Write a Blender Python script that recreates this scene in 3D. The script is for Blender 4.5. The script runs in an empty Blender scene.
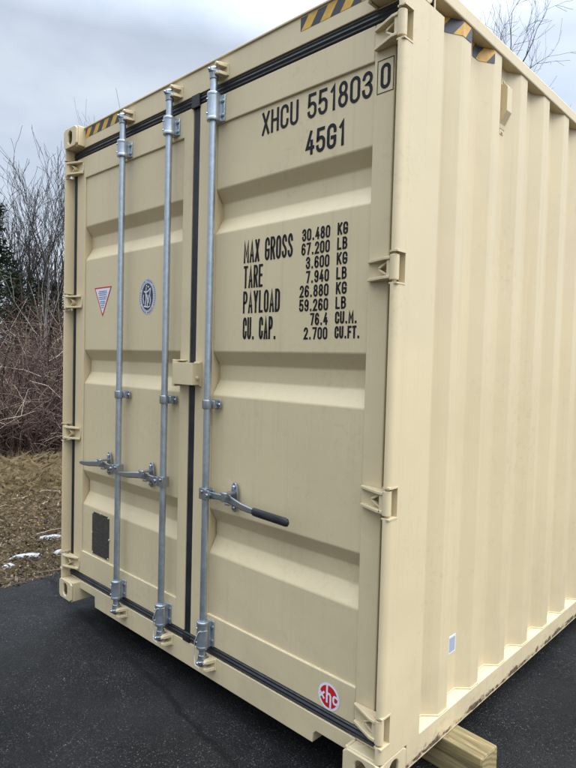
import bpy, math, random
from math import sin, cos, pi, radians
from mathutils import Vector, Matrix
random.seed(7)
S = bpy.context.scene
COL = S.collection

# ------------------------------------------------------------------ camera
CAM = Vector((3.54508628, -1.67655238, 1.52419379))
YAW, PITCH, ROLL, FPX = 0.759096538, -0.0402977635, 0.0258905824, 585.696174
_f = Vector((-sin(YAW)*cos(PITCH), cos(YAW)*cos(PITCH), sin(PITCH)))
_r = Vector((cos(YAW), sin(YAW), 0)); _u = _r.cross(_f)
RIGHT = _r*cos(ROLL) + _u*sin(ROLL); UP = -_r*sin(ROLL) + _u*cos(ROLL)
cd = bpy.data.cameras.new('camera'); cam = bpy.data.objects.new('camera', cd); COL.objects.link(cam)
m = Matrix((RIGHT, UP, -_f)).transposed().to_4x4(); m.translation = CAM
cam.matrix_world = m
cd.sensor_fit = 'HORIZONTAL'; cd.sensor_width = 36; cd.lens = FPX/576*36
cd.clip_start = 0.05; cd.clip_end = 2000
S.camera = cam

# ------------------------------------------------------------------ sky, sun, exposure
SUN_EL, SUN_AZ = radians(56), radians(80)      # azimuth clockwise from +y: overcast light from the right of the container
sd = Vector((sin(SUN_AZ)*cos(SUN_EL), cos(SUN_AZ)*cos(SUN_EL), sin(SUN_EL)))
ld = bpy.data.lights.new('sun', 'SUN'); ld.energy = 1.1; ld.angle = radians(35); ld.color = (1, .94, .84)
lo = bpy.data.objects.new('sun', ld); COL.objects.link(lo)
lo.rotation_euler = sd.to_track_quat('Z', 'Y').to_euler()
W = bpy.data.worlds.new('World'); S.world = W; W.use_nodes = True
nt = W.node_tree; nt.nodes.clear()
def N(nt, t, **kw):
    n = nt.nodes.new(t)
    for k, v in kw.items():
        if k == 'ins':
            for a, b in v.items(): n.inputs[a].default_value = b
        else: setattr(n, k, v)
    return n
def ramp(nt, stops, interp='LINEAR'):
    n = nt.nodes.new('ShaderNodeValToRGB'); n.color_ramp.interpolation = interp
    el = n.color_ramp.elements
    while len(el) < len(stops): el.new(.5)
    for e, (p, c) in zip(el, stops):
        e.position = p; e.color = (*c, 1) if len(c) == 3 else c
    return n
sky = N(nt, 'ShaderNodeTexSky', sky_type='NISHITA', sun_disc=False, sun_elevation=SUN_EL, sun_rotation=SUN_AZ)
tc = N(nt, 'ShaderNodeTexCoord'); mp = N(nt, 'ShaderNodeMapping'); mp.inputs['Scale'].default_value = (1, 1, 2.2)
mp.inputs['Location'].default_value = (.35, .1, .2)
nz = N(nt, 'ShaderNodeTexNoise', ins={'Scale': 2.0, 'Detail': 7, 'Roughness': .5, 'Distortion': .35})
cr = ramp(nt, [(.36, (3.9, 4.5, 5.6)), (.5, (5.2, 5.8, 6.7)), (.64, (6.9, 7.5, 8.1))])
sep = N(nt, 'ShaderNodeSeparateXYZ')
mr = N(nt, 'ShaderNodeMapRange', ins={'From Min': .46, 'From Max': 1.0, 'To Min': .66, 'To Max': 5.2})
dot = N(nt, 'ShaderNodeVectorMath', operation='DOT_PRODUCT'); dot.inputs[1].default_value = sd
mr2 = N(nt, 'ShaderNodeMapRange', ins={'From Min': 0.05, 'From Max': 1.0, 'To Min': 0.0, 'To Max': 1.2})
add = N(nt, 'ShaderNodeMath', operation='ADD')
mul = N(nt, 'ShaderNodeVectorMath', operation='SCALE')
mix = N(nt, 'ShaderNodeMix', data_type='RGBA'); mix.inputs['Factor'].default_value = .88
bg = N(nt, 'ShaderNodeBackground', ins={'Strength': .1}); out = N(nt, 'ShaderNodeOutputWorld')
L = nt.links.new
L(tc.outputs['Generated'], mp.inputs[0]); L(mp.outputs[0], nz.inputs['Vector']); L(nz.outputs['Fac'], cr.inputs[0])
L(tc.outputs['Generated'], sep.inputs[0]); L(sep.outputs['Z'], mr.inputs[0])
L(cr.outputs[0], mul.inputs[0]); L(tc.outputs['Generated'], dot.inputs[0]); L(dot.outputs['Value'], mr2.inputs[0]); L(mr.outputs[0], add.inputs[0]); L(mr2.outputs[0], add.inputs[1]); dk = N(nt, 'ShaderNodeVectorMath', operation='DOT_PRODUCT'); dk.inputs[1].default_value = (0, -1, 0)      # unseen sky towards -y dimmed, added to lower the light on the doors
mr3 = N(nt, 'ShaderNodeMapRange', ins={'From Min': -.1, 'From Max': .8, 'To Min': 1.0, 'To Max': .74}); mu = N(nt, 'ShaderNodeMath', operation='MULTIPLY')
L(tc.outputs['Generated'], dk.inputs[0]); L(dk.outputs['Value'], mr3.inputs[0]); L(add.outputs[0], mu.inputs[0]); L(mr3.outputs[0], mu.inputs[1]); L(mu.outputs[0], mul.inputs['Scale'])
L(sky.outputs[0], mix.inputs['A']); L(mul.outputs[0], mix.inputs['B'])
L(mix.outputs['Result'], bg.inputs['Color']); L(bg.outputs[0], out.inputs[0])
S.view_settings.view_transform = 'Standard'; S.view_settings.look = 'None'
S.view_settings.exposure = 0.9; S.view_settings.gamma = 1; S.view_settings.use_curve_mapping = False
S.render.engine = 'CYCLES'

# ------------------------------------------------------------------ materials
def mat(name, col, rough=.5, metal=0, spec=.5):
    M = bpy.data.materials.new(name); M.use_nodes = True
    b = M.node_tree.nodes['Principled BSDF']
    b.inputs['Base Color'].default_value = (*col, 1); b.inputs['Roughness'].default_value = rough
    b.inputs['Metallic'].default_value = metal; b.inputs['Specular IOR Level'].default_value = spec
    return M
def mixc(nt, a, b, f, blend='MIX'):
    n = N(nt, 'ShaderNodeMix', data_type='RGBA', blend_type=blend)
    for s, v in (('A', a), ('B', b)):
        if isinstance(v, tuple): n.inputs[s].default_value = (*v, 1)
        else: L2(nt, v, n.inputs[s])
    if isinstance(f, (int, float)): n.inputs['Factor'].default_value = f
    else: L2(nt, f, n.inputs['Factor'])
    return n.outputs['Result']
def L2(nt, a, b): nt.links.new(a, b)
def noise(nt, vec, scale, detail=4, rough=.55, sc=None, dist=0):
    n = N(nt, 'ShaderNodeTexNoise', ins={'Scale': scale, 'Detail': detail, 'Roughness': rough, 'Distortion': dist})
    if sc:
        mp = N(nt, 'ShaderNodeMapping'); mp.inputs['Scale'].default_value = sc
        L2(nt, vec, mp.inputs[0]); vec = mp.outputs[0]
    L2(nt, vec, n.inputs['Vector']); return n.outputs['Fac']
def rmp(nt, v, a, b, lo=0, hi=1):
    n = N(nt, 'ShaderNodeMapRange', ins={'From Min': a, 'From Max': b, 'To Min': lo, 'To Max': hi}); L2(nt, v, n.inputs[0]); return n.outputs[0]
def math2(nt, op, a, b):
    n = N(nt, 'ShaderNodeMath', operation=op)
    for i, v in enumerate((a, b)):
        if isinstance(v, (int, float)): n.inputs[i].default_value = v
        else: L2(nt, v, n.inputs[i])
    return n.outputs[0]
def bump(nt, h, strength, dist):
    n = N(nt, 'ShaderNodeBump', ins={'Strength': strength, 'Distance': dist}); L2(nt, h, n.inputs['Height']); return n.outputs[0]

CREAM = (.578, .472, .284)
def paint(name, wear=0, chip=.0, col=CREAM):
    M = mat(name, col, .42); nt = M.node_tree; b = nt.nodes['Principled BSDF']
    o = N(nt, 'ShaderNodeTexCoord').outputs['Object']
    big = noise(nt, o, 1.3, 5, .6)
    c = mixc(nt, tuple(x*.95 for x in col), tuple(x*1.05 for x in col), rmp(nt, big, .3, .7))
    st = noise(nt, o, 1, 3, .6, (38, 38, .7))                    # vertical spray and run-off streaks
    c = mixc(nt, c, (col[0]*.86, col[1]*.85, col[2]*.82), rmp(nt, st, .56, .8, 0, .55))
    fine = noise(nt, o, 14, 6, .7)
    c = mixc(nt, c, (.30, .25, .18), rmp(nt, fine, .62, .85, 0, .35))
    sep = N(nt, 'ShaderNodeSeparateXYZ'); L2(nt, o, sep.inputs[0])
    low = rmp(nt, sep.outputs['Z'], .75, .0)
    spl = math2(nt, 'MULTIPLY', low, rmp(nt, noise(nt, o, 5, 6, .65), .42, .75))
    c = mixc(nt, c, (.27, .23, .17), math2(nt, 'MULTIPLY', spl, .33))
    gr = math2(nt, 'MULTIPLY', rmp(nt, noise(nt, o, 30, 5, .75), .52, .74), rmp(nt, noise(nt, o, 2.2, 4, .6), .46, .70))
    c = mixc(nt, c, (.20, .155, .10), math2(nt, 'MULTIPLY', gr, .34))                       # dust and grime specks in loose patches
    run = math2(nt, 'MULTIPLY', rmp(nt, noise(nt, o, 1, 4, .6, (26, 26, .35)), .60, .74), rmp(nt, noise(nt, o, 3.0, 3), .45, .65))
    c = mixc(nt, c, (.34, .27, .17), math2(nt, 'MULTIPLY', run, .30))                      # run-off streaks
    scr = noise(nt, o, 1, 2, .5, (3.0, 60, 7), 1.2)
    c = mixc(nt, c, (.66, .6, .46), rmp(nt, scr, .70, .78, 0, .25))
    if chip:
        ch = noise(nt, o, 34, 2, .5, (1, 1, .55))
        c = mixc(nt, c, (.075, .06, .05), rmp(nt, ch, .79-chip, .81-chip))
    if wear:
        z = sep.outputs['Z']
        band = math2(nt, 'MULTIPLY', rmp(nt, z, .019, .026), rmp(nt, z, .058, .036))
        wn = noise(nt, o, 15, 6, .7, (1, .7, 1.3))
        w = rmp(nt, math2(nt, 'ADD', wn, math2(nt, 'MULTIPLY', band, .22)), .645, .68)
        w = math2(nt, 'MULTIPLY', w, rmp(nt, band, .0, .15))
        halo = math2(nt, 'MULTIPLY', rmp(nt, math2(nt, 'ADD', wn, math2(nt, 'MULTIPLY', band, .22)), .56, .66), rmp(nt, z, .115, .05))
        c = mixc(nt, c, (.30, .20, .125), math2(nt, 'MULTIPLY', halo, .55))
        c = mixc(nt, c, mixc(nt, (.055, .040, .028), (.19, .13, .08), rmp(nt, noise(nt, o, 60, 4), .4, .65)), w)
    L2(nt, c, b.inputs['Base Color'])
    L2(nt, rmp(nt, big, .3, .7, .36, .5), b.inputs['Roughness'])
    h = math2(nt, 'ADD', math2(nt, 'MULTIPLY', noise(nt, o, 220, 3), .3), math2(nt, 'MULTIPLY', noise(nt, o, 6, 2), 1.0))
    h = math2(nt, 'ADD', h, math2(nt, 'MULTIPLY', noise(nt, o, 2.4, 2, .5), 9.0))          # slight oil-canning of the sheet
    L2(nt, bump(nt, h, .14, .004), b.inputs['Normal'])
    return M
M_PAINT = paint('cream_paint'); M_POST = paint('cream_paint_post', chip=.035); M_RAIL = paint('cream_paint_scraped', wear=1, chip=.03)
M_HARD = paint('cream_paint_fittings', chip=.05)
def galv():
    M = mat('galvanised_steel', (.50, .53, .56), .38, .85); nt = M.node_tree; b = nt.nodes['Principled BSDF']
    o = N(nt, 'ShaderNodeTexCoord').outputs['Object']
    n = noise(nt, o, 45, 4, .6); s = noise(nt, o, 9, 4, .6)
    c = mixc(nt, (.37, .42, .47), (.49, .54, .58), rmp(nt, n, .3, .7))
    c = mixc(nt, c, (.25, .27, .29), rmp(nt, s, .56, .8, 0, .6))
    L2(nt, c, b.inputs['Base Color']); L2(nt, rmp(nt, s, .3, .7, .28, .5), b.inputs['Roughness'])
    L2(nt, bump(nt, n, .08, .003), b.inputs['Normal']); return M
M_GALV = galv()
M_FORGE = mat('dull_zinc_forging', (.34, .375, .41), .33, .9)
def rubber():
    M = mat('black_rubber', (.012, .013, .016), .42); nt = M.node_tree; b = nt.nodes['Principled BSDF']
    o = N(nt, 'ShaderNodeTexCoord').outputs['Object']
    n = noise(nt, o, 8, 5, .6)
    L2(nt, mixc(nt, (.008, .009, .011), (.026, .026, .027), rmp(nt, n, .4, .7)), b.inputs['Base Color'])
    L2(nt, rmp(nt, noise(nt, o, 50, 3), .3, .7, .38, .62), b.inputs['Roughness']); return M
M_RUB = rubber()
M_INK = mat('black_lettering_film', (.006, .006, .0065), .6, 0, .25)
M_WHITE = mat('white_vinyl', (.66, .66, .70), .4); M_RED = mat('red_vinyl', (.50, .012, .018), .4)
M_BLUE = mat('blue_print', (.10, .14, .30), .5); M_NAVY = mat('dark_print', (.03, .035, .05), .5)
M_PALEBLUE = mat('pale_blue_label', (.33, .36, .43), .5); M_GREY = mat('grey_vinyl', (.42, .42, .47), .45)
def plate():
    M = mat('etched_plate', (.05, .048, .046), .5, .3); nt = M.node_tree; b = nt.nodes['Principled BSDF']
    o = N(nt, 'ShaderNodeTexCoord').outputs['Object']
    n = noise(nt, o, 1, 2, .5, (60, 10, 160))
    L2(nt, mixc(nt, (.05, .045, .041), (.09, .083, .076), rmp(nt, n, .50, .66)), b.inputs['Base Color']); return M
M_PLATE = plate()
def hazard(name, a, c2, axis, period, slope=1.0, off=0.0):
    M = mat(name, a, .4); nt = M.node_tree; b = nt.nodes['Principled BSDF']
    o = N(nt, 'ShaderNodeTexCoord').outputs['Object']
    sp = N(nt, 'ShaderNodeSeparateXYZ'); L2(nt, o, sp.inputs[0])
    v = math2(nt, 'SUBTRACT', sp.outputs[axis], math2(nt, 'MULTIPLY', sp.outputs['Z'], slope))
    v = math2(nt, 'FRACT', math2(nt, 'ADD', math2(nt, 'DIVIDE', v, period), off), 0)
    k = math2(nt, 'GREATER_THAN', v, .5)
    gr = noise(nt, o, 40, 4, .6)
    ca = mixc(nt, a, tuple(x*.75 for x in a), rmp(nt, gr, .4, .7))
    L2(nt, mixc(nt, ca, c2, k), b.inputs['Base Color']); return M
M_HZF = hazard('hazard_tape_front', (.60, .34, .025), (.02, .02, .022), 'X', .098, .75, .0)
M_HZS = hazard('hazard_tape_side', (.66, .36, .05), (.045, .047, .052), 'Y', .112, .8, .45)
def wood():
    M = mat('treated_timber', (.3, .24, .12), .75); nt = M.node_tree; b = nt.nodes['Principled BSDF']
    o = N(nt, 'ShaderNodeTexCoord').outputs['Object']
    g = noise(nt, o, 1, 5, .65, (2.6, 46, 46), .8)
    c = mixc(nt, (.105, .076, .03), (.33, .25, .115), rmp(nt, g, .34, .64))
    bl = noise(nt, o, 9, 4, .6)
    c = mixc(nt, c, (.16, .15, .07), rmp(nt, bl, .5, .75, 0, .7))
    kn = N(nt, 'ShaderNodeTexVoronoi', ins={'Scale': 9.0}); L2(nt, o, kn.inputs['Vector'])
    c = mixc(nt, c, (.06, .035, .015), rmp(nt, kn.outputs['Distance'], .13, .06))
    L2(nt, c, b.inputs['Base Color']); L2(nt, bump(nt, g, .35, .004), b.inputs['Normal']); return M
M_WOOD = wood()
def endgrain():
    M = mat('timber_end_grain', (.3, .24, .12), .8); nt = M.node_tree; b = nt.nodes['Principled BSDF']
    o = N(nt, 'ShaderNodeTexCoord').outputs['Object']
    w = N(nt, 'ShaderNodeTexWave', wave_type='RINGS', rings_direction='X', ins={'Scale': 16.0, 'Distortion': 2.5, 'Detail': 3.0, 'Detail Scale': 2.0})
    mp = N(nt, 'ShaderNodeMapping'); mp.inputs['Location'].default_value = (0, .09, .13)
    L2(nt, o, mp.inputs[0]); L2(nt, mp.outputs[0], w.inputs['Vector'])
    L2(nt, mixc(nt, (.19, .145, .06), (.31, .24, .11), w.outputs['Fac']), b.inputs['Base Color']); return M
M_END = endgrain()
JOINTS = [(.1215, .9926, -.12, .022, .75)]
def asphalt():
    M = mat('asphalt', (.03, .03, .03), .7); nt = M.node_tree; b = nt.nodes['Principled BSDF']
    o = N(nt, 'ShaderNodeTexCoord').outputs['Object']
    big = noise(nt, o, 1.1, 5, .6, dist=.6); mid = noise(nt, o, 9, 5, .65)
    c = mixc(nt, (.0016, .0016, .0016), (.0155, .015, .0142), rmp(nt, big, .38, .66))
    c = mixc(nt, c, (.019, .018, .0165), rmp(nt, mid, .5, .8, 0, .5)); b.inputs['Specular IOR Level'].default_value = .26
    vo = N(nt, 'ShaderNodeTexVoronoi', ins={'Scale': 125.0, 'Randomness': 1.0})
    wob = N(nt, 'ShaderNodeVectorMath', operation='ADD'); wn = N(nt, 'ShaderNodeTexNoise', ins={'Scale': 160.0, 'Detail': 2.0}); ws = N(nt, 'ShaderNodeVectorMath', operation='SCALE', ins={'Scale': .008})
    L2(nt, o, wn.inputs['Vector']); L2(nt, wn.outputs['Color'], ws.inputs[0]); L2(nt, o, wob.inputs[0]); L2(nt, ws.outputs[0], wob.inputs[1]); L2(nt, wob.outputs[0], vo.inputs['Vector'])
    sc = N(nt, 'ShaderNodeSeparateColor'); L2(nt, vo.outputs['Color'], sc.inputs[0])
    exposed = rmp(nt, math2(nt, 'ADD', noise(nt, o, 1.7, 5, .62), math2(nt, 'MULTIPLY', noise(nt, o, 14, 4, .65), .45)), .54, .86, .04, .9)
    stone = math2(nt, 'MULTIPLY', rmp(nt, sc.outputs[0], .30, .80), rmp(nt, vo.outputs['Distance'], .55, .30))
    c = mixc(nt, c, mixc(nt, (.018, .017, .016), mixc(nt, (.075, .072, .067), (.46, .44, .40), rmp(nt, sc.outputs[2], .45, .95)), sc.outputs[1]), math2(nt, 'MULTIPLY', stone, exposed))
    fine = noise(nt, o, 240, 3, .7)
    c = mixc(nt, c, (.002, .002, .002), rmp(nt, fine, .5, .72, 0, .6))
    # a paving joint and one hairline crack crossing the driveway
    sp = N(nt, 'ShaderNodeSeparateXYZ'); L2(nt, o, sp.inputs[0])
    for nx, ny_, cc, wd, am in JOINTS:
        d_ = math2(nt, 'ADD', math2(nt, 'MULTIPLY', sp.outputs['X'], nx), math2(nt, 'MULTIPLY', sp.outputs['Y'], ny_))
        d_ = math2(nt, 'ADD', d_, math2(nt, 'MULTIPLY', noise(nt, o, 3.5, 5, .7), .16))
        d_ = math2(nt, 'ABSOLUTE', math2(nt, 'ADD', d_, cc-.08), 0)
        c = mixc(nt, c, (.0012, .0012, .0012), rmp(nt, d_, wd, wd*.3, 0, am))
    L2(nt, c, b.inputs['Base Color'])
    L2(nt, rmp(nt, mid, .3, .7, .62, .85), b.inputs['Roughness'])
    h = math2(nt, 'ADD', math2(nt, 'MULTIPLY', rmp(nt, vo.outputs['Distance'], 0, .6, 1, 0), .6), noise(nt, o, 60, 4, .7))
    L2(nt, bump(nt, h, 1.0, .009), b.inputs['Normal']); return M
M_ASPH = asphalt()
def soil():
    M = mat('leaf_strewn_soil', (.1, .08, .05), .95); nt = M.node_tree; b = nt.nodes['Principled BSDF']
    o = N(nt, 'ShaderNodeTexCoord').outputs['Object']
    c = mixc(nt, (.045, .034, .022), (.15, .115, .07), rmp(nt, noise(nt, o, 2.2, 6, .65), .35, .65))
    c = mixc(nt, c, (.07, .06, .025), rmp(nt, noise(nt, o, .9, 4), .5, .7, 0, .5))
    c = mixc(nt, c, (.02, .014, .01), rmp(nt, noise(nt, o, 26, 4, .7), .52, .75))
    L2(nt, c, b.inputs['Base Color']); L2(nt, bump(nt, noise(nt, o, 30, 6, .7), 1, .03), b.inputs['Normal']); return M
M_SOIL = soil()
def tinted(name, stops, rough=.8, trans=0):
    """colour by a per-face tint value, so every stem, leaf or blade keeps a colour of its own"""
    M = mat(name, stops[0][1], rough); nt = M.node_tree; b = nt.nodes['Principled BSDF']
    at = N(nt, 'ShaderNodeAttribute', attribute_name='tint'); r = ramp(nt, stops)
    L2(nt, at.outputs['Fac'], r.inputs[0]); L2(nt, r.outputs[0], b.inputs['Base Color']); b.inputs['Specular IOR Level'].default_value = .2
    return M
M_BARK = tinted('bare_bark', [(0, (.022, .019, .018)), (.6, (.048, .042, .039)), (1, (.085, .074, .068))])
M_PALEBARK = tinted('pale_bark', [(0, (.22, .21, .20)), (1, (.34, .33, .31))])
M_STEM = tinted('bramble_stems', [(0, (.022, .014, .012)), (.3, (.07, .040, .036)), (.55, (.125, .080, .062)), (.8, (.22, .16, .11)), (1, (.40, .33, .25))])
M_NEEDLE = tinted('evergreen_needles', [(0, (.012, .020, .010)), (.6, (.028, .042, .020)), (1, (.055, .07, .032))])
M_LEAF = tinted('dead_leaves', [(0, (.05, .034, .022)), (.4, (.115, .078, .045)), (.75, (.19, .135, .08)), (1, (.30, .235, .16))])
M_BLADE = tinted('dry_grass_blades', [(0, (.08, .075, .03)), (.3, (.17, .125, .06)), (.7, (.27, .205, .115)), (1, (.36, .29, .175))])
M_SNOW = mat('old_snow', (.40, .40, .41), .85)

# ------------------------------------------------------------------ mesh helpers
class MB:
    def __init__(s): s.v = []; s.f = []; s.t = []; s.tint = .5
    def face(s, *pts):
        i = len(s.v); s.v += [tuple(p) for p in pts]; s.f.append(tuple(range(i, i+len(pts)))); s.t.append(s.tint)
    def add(s, vs, fs):
        i = len(s.v); s.v += [tuple(p) for p in vs]
        for f in fs: s.f.append(tuple(k+i for k in f)); s.t.append(s.tint)
    def box(s, x0, x1, y0, y1, z0, z1):
        s.add([(x, y, z) for x in (x0, x1) for y in (y0, y1) for z in (z0, z1)],
              [(0,1,3,2), (4,6,7,5), (0,4,5,1), (2,3,7,6), (0,2,6,4), (1,5,7,3)])
    def prism(s, poly, axis, a, b):
        """poly: list of 2-D points; axis 'x','y','z' is the extrusion axis; the 2-D points are the other two axes in order"""
        def P(p, h):
            return {'x': (h, p[0], p[1]), 'y': (p[0], h, p[1]), 'z': (p[0], p[1], h)}[axis]
        n = len(poly); area = sum(poly[i][0]*poly[(i+1) % n][1]-poly[(i+1) % n][0]*poly[i][1] for i in range(n))
        flip = (area > 0) != (axis == 'y')
        if not flip: poly = poly[::-1]
        vs = [P(p, a) for p in poly] + [P(p, b) for p in poly]
        fs = [tuple(range(n))[::-1] if True else 0, tuple(range(n, 2*n))]
        fs += [(i, (i+1) % n, (i+1) % n+n, i+n) for i in range(n)]
        # orientation is repaired at build time
        s.add(vs, fs)
    def tube(s, pts, r, n=12, cap=True):
        pts = [Vector(p) for p in pts]; rs = r if isinstance(r, (list, tuple)) else [r]*len(pts)
        rings = []; prev = None
        for i, p in enumerate(pts):
            d = (pts[min(i+1, len(pts)-1)]-pts[max(i-1, 0)])
            if d.length < 1e-9: d = Vector((0, 0, 1))
            d.normalize()
            if prev is None:
                a = Vector((1, 0, 0)) if abs(d.x) < .8 else Vector((0, 1, 0)); e = d.cross(a).normalized()
            else:
                e = (prev-d*prev.dot(d))
                e = e.normalized() if e.length > 1e-6 else d.orthogonal().normalized()
            prev = e; g = d.cross(e)
            rings.append([p+(e*cos(2*pi*k/n)+g*sin(2*pi*k/n))*rs[i] for k in range(n)])
        vs = [v for R in rings for v in R]; fs = []
        for i in range(len(pts)-1):
            for k in range(n): fs.append((i*n+k, i*n+(k+1) % n, (i+1)*n+(k+1) % n, (i+1)*n+k))
        if cap: fs += [tuple(range(n))[::-1], tuple(range((len(pts)-1)*n, len(pts)*n))]
        s.add(vs, fs)
    def cyl(s, c, axis, r, h, n=16):
        c = Vector(c); d = {'x': Vector((1,0,0)), 'y': Vector((0,1,0)), 'z': Vector((0,0,1))}[axis]
        s.tube([c-d*h/2, c+d*h/2], r, n)
    def lathe(s, c, prof, n=20):
        """around a vertical axis; prof is (radius, z)"""
        s.tube([(c[0], c[1], z) for r, z in prof], [r for r, z in prof], n)
    def build(s, name, material, parent=None, bevel=0, smooth=False, segs=2, tint=False, fix=True):
        me = bpy.data.meshes.new(name); me.from_pydata(s.v, [], s.f); me.validate()
        if fix:
            import bmesh
            bm = bmesh.new(); bm.from_mesh(me)
            bmesh.ops.remove_doubles(bm, verts=bm.verts, dist=1e-6)
            bmesh.ops.recalc_face_normals(bm, faces=bm.faces); bm.to_mesh(me); bm.free()
        for m_ in (material if isinstance(material, (list, tuple)) else [material]): me.materials.append(m_)
        if tint:
            at = me.attributes.new('tint', 'FLOAT', 'FACE'); at.data.foreach_set('value', s.t)
        if smooth: me.polygons.foreach_set('use_smooth', [True]*len(me.polygons))
        o = bpy.data.objects.new(name, me); COL.objects.link(o)
        if parent: o.parent = parent
        if smooth == 'auto': me.set_sharp_from_angle(angle=radians(35))
        if bevel:
            bv = o.modifiers.new('bevel', 'BEVEL'); bv.width = bevel; bv.segments = segs; bv.limit_method = 'ANGLE'; bv.angle_limit = radians(20)
            bv.harden_normals = False
        return o
def tag(o, label=None, cat=None, group=None, kind=None):
    if label: o['label'] = label
    if cat: o['category'] = cat
    if group: o['group'] = group
    if kind: o['kind'] = kind
    return o
def empty(name, loc=(0, 0, 0)):
    o = bpy.data.objects.new(name, None); o.location = loc; COL.objects.link(o); return o

# ------------------------------------------------------------------ ground, driveway
GZ = -.121
def hump(x, y):
    """the verge rises a little from the driveway towards the thicket"""
    t = max(0, -x-.7)
    return GZ-.03+min(t, 4)*.015+.025*sin(x*1.7+y*.9)*min(1, t)+.015*sin(y*2.3-x)*min(1, t)
b = MB()
xs = [-600, -200, -60, -25, -12, -9]+[-8+.4*i for i in range(19)]+[-.5, 2, 6, 10, 20, 60, 200, 600]
ys = [-600, -200, -60, -20, -8]+[-6+.5*i for i in range(41)]+[18, 25, 60, 200, 600]
vs = [(x, y, hump(x, y) if x < -.6 else GZ-.03) for x in xs for y in ys]; ny = len(ys)
b.add(vs, [(i*ny+j, (i+1)*ny+j, (i+1)*ny+j+1, i*ny+j+1) for i in range(len(xs)-1) for j in range(ny-1)])
tag(b.build('ground', M_SOIL, smooth=True), kind='structure')
b = MB()                                            # driveway slab with a ragged left edge
edge = []
y = -40.
while y <= 45:
    edge.append((-.665-.03*sin(y*.7)+random.uniform(-.022, .022)+(.02*sin(y*5.1)), y)); y += .12 if -2 < y < 8 else .6
for (x0, y0), (x1, y1) in zip(edge, edge[1:]):
    b.face((x0, y0, GZ), (9, y0, GZ), (9, y1, GZ), (x1, y1, GZ))
    b.face((x0-.03, y0, GZ-.05), (x0, y0, GZ), (x1, y1, GZ), (x1-.03, y1, GZ-.05))
tag(b.build('asphalt_driveway', M_ASPH, fix=True), kind='structure')

# ------------------------------------------------------------------ the container
WD, LN, HT = 2.438, 12.192, 2.896
YD, YP, YI = .060, .070, .112                       # door face, pressed panel, bottom of a panel rib
YB, RB = .020, .0165                                # locking bars
BOX = empty('shipping_container', (0, 0, 0))
tag(BOX, 'cream steel shipping container with closed double doors and galvanised locking bars', 'shipping container')

def casting(x0, y0, z0, sx, sy, top):
    """corner casting with its end hole and side hole: plates around a hollow"""
    b = MB(); w, d, h, t = .162, .178, .118, .014
    X0, X1 = (0, w) if sx > 0 else (-w, 0)
    x_out = 0.0
    def wall(poly_outer, hole, axis, a, c):
        n = len(poly_outer)
        def P(p, q):
            return (p[0], q, p[1]) if axis == 'y' else (q, p[0], p[1])
        vs = []
        for q in (a, c):
            vs += [P(p, q) for p in poly_outer] + [P(p, q) for p in hole]
        k = 2*n; fs = []
        for i in range(n):
            j = (i+1) % n
            fs += [(i, j, n+j, n+i), (k+j, k+i, k+n+i, k+n+j), (i, k+i, k+j, j), (n+i, n+j, k+n+j, k+n+i)]
        b.add(vs, fs)
    def ringpts(cx, cz, hw, hh, hole_w, hole_h, n=24):
        o, hl = [], []
        for i in range(n):
            a = 2*pi*i/n+pi/n; ca, sa = cos(a), sin(a); k = max(abs(ca), abs(sa))
            o.append((cx+hw*ca/k, cz+hh*sa/k))
            r = min(hole_w, hole_h); ex, ez = hole_w-r, hole_h-r
            hl.append((cx+r*ca+(ex if ca > 0 else -ex), cz+r*sa+(ez if sa > 0 else -ez)))
        return o, hl
    # end face with its vertical slot, side face with its slot, plain plates elsewhere
    o, hl = ringpts(w/2, h/2, w/2, h/2, .026, .040)
    wall(o, hl, 'y', 0, t)
    o, hl = ringpts(t+(d-t)/2, h/2, (d-t)/2, h/2, .030, .040)
    wall(o, hl, 'x', 0, t)
    b.box(w-t, w, t, d, 0, h); b.box(t, w-t, d-t, d, 0, h)
    b.box(t, w-t, t, d-t, 0, t); b.box(t, w-t, t, d-t, h-t, h)
    b.v = [((x if sx > 0 else -x)+x0, (y if sy > 0 else -y)+y0, z+z0) for x, y, z in b.v]
    return b.build('corner_casting', M_POST, BOX, bevel=.005)
for z0 in (0, HT-.118):
    for x0, sx in ((0, 1), (WD, -1)):
        for y0, sy in ((0, 1), (LN, -1)):
            casting(x0, y0, z0, sx, sy, z0 > 1)

HZ = [.23, 1.04, 1.85, 2.66]                         # hinge heights
def mirror(x, side): return x if side < 0 else WD-x
def post(side):
    """front corner post: rounded outer nose cut back at every hinge, flat web along the side, inner box behind the door"""
    b = MB(); R = .024
    nose = [(.0245, .058), (.0245, .008), (.0235, .0045), (.022, .003)]
    nose += [(R-R*sin(a), .003+R-R*cos(a)) for a in [radians(q) for q in (12, 25, 40, 55, 70, 82, 90)]]
    nose += [(0, .058)]
    z = .119; cuts = [(h-.052, h+.052) for h in HZ]+[(HT-.119, None)]
    for lo, hi in cuts:
        b.prism([(mirror(x, side), y) for x, y in nose], 'z', z, lo)
        z = hi
    b.prism([(mirror(x, side), y) for x, y in [(0, .0582), (.026, .0582), (.026, .112), (.11, .112), (.11, .170), (.012, .170), (.012, .262), (0, .262)]], 'z', .119, HT-.119)
    # weld seams and lips at the hinge cut-outs
    for h in HZ:
        for s in (-1, 1):
            b.box(*sorted((mirror(-.0015, side), mirror(.030, side))), .006, .060, h+s*.054-.003, h+s*.054+.003)
    o = b.build('corner_post', M_POST, BOX, smooth='auto')
    return o
post(-1); post(1)
for x0, x1 in ((0, .15), (WD-.15, WD)):              # rear posts
    b = MB(); b.box(x0, x1, LN-.17, LN-.004, .119, HT-.119); b.build('corner_post', M_POST, BOX, bevel=.006)

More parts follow.
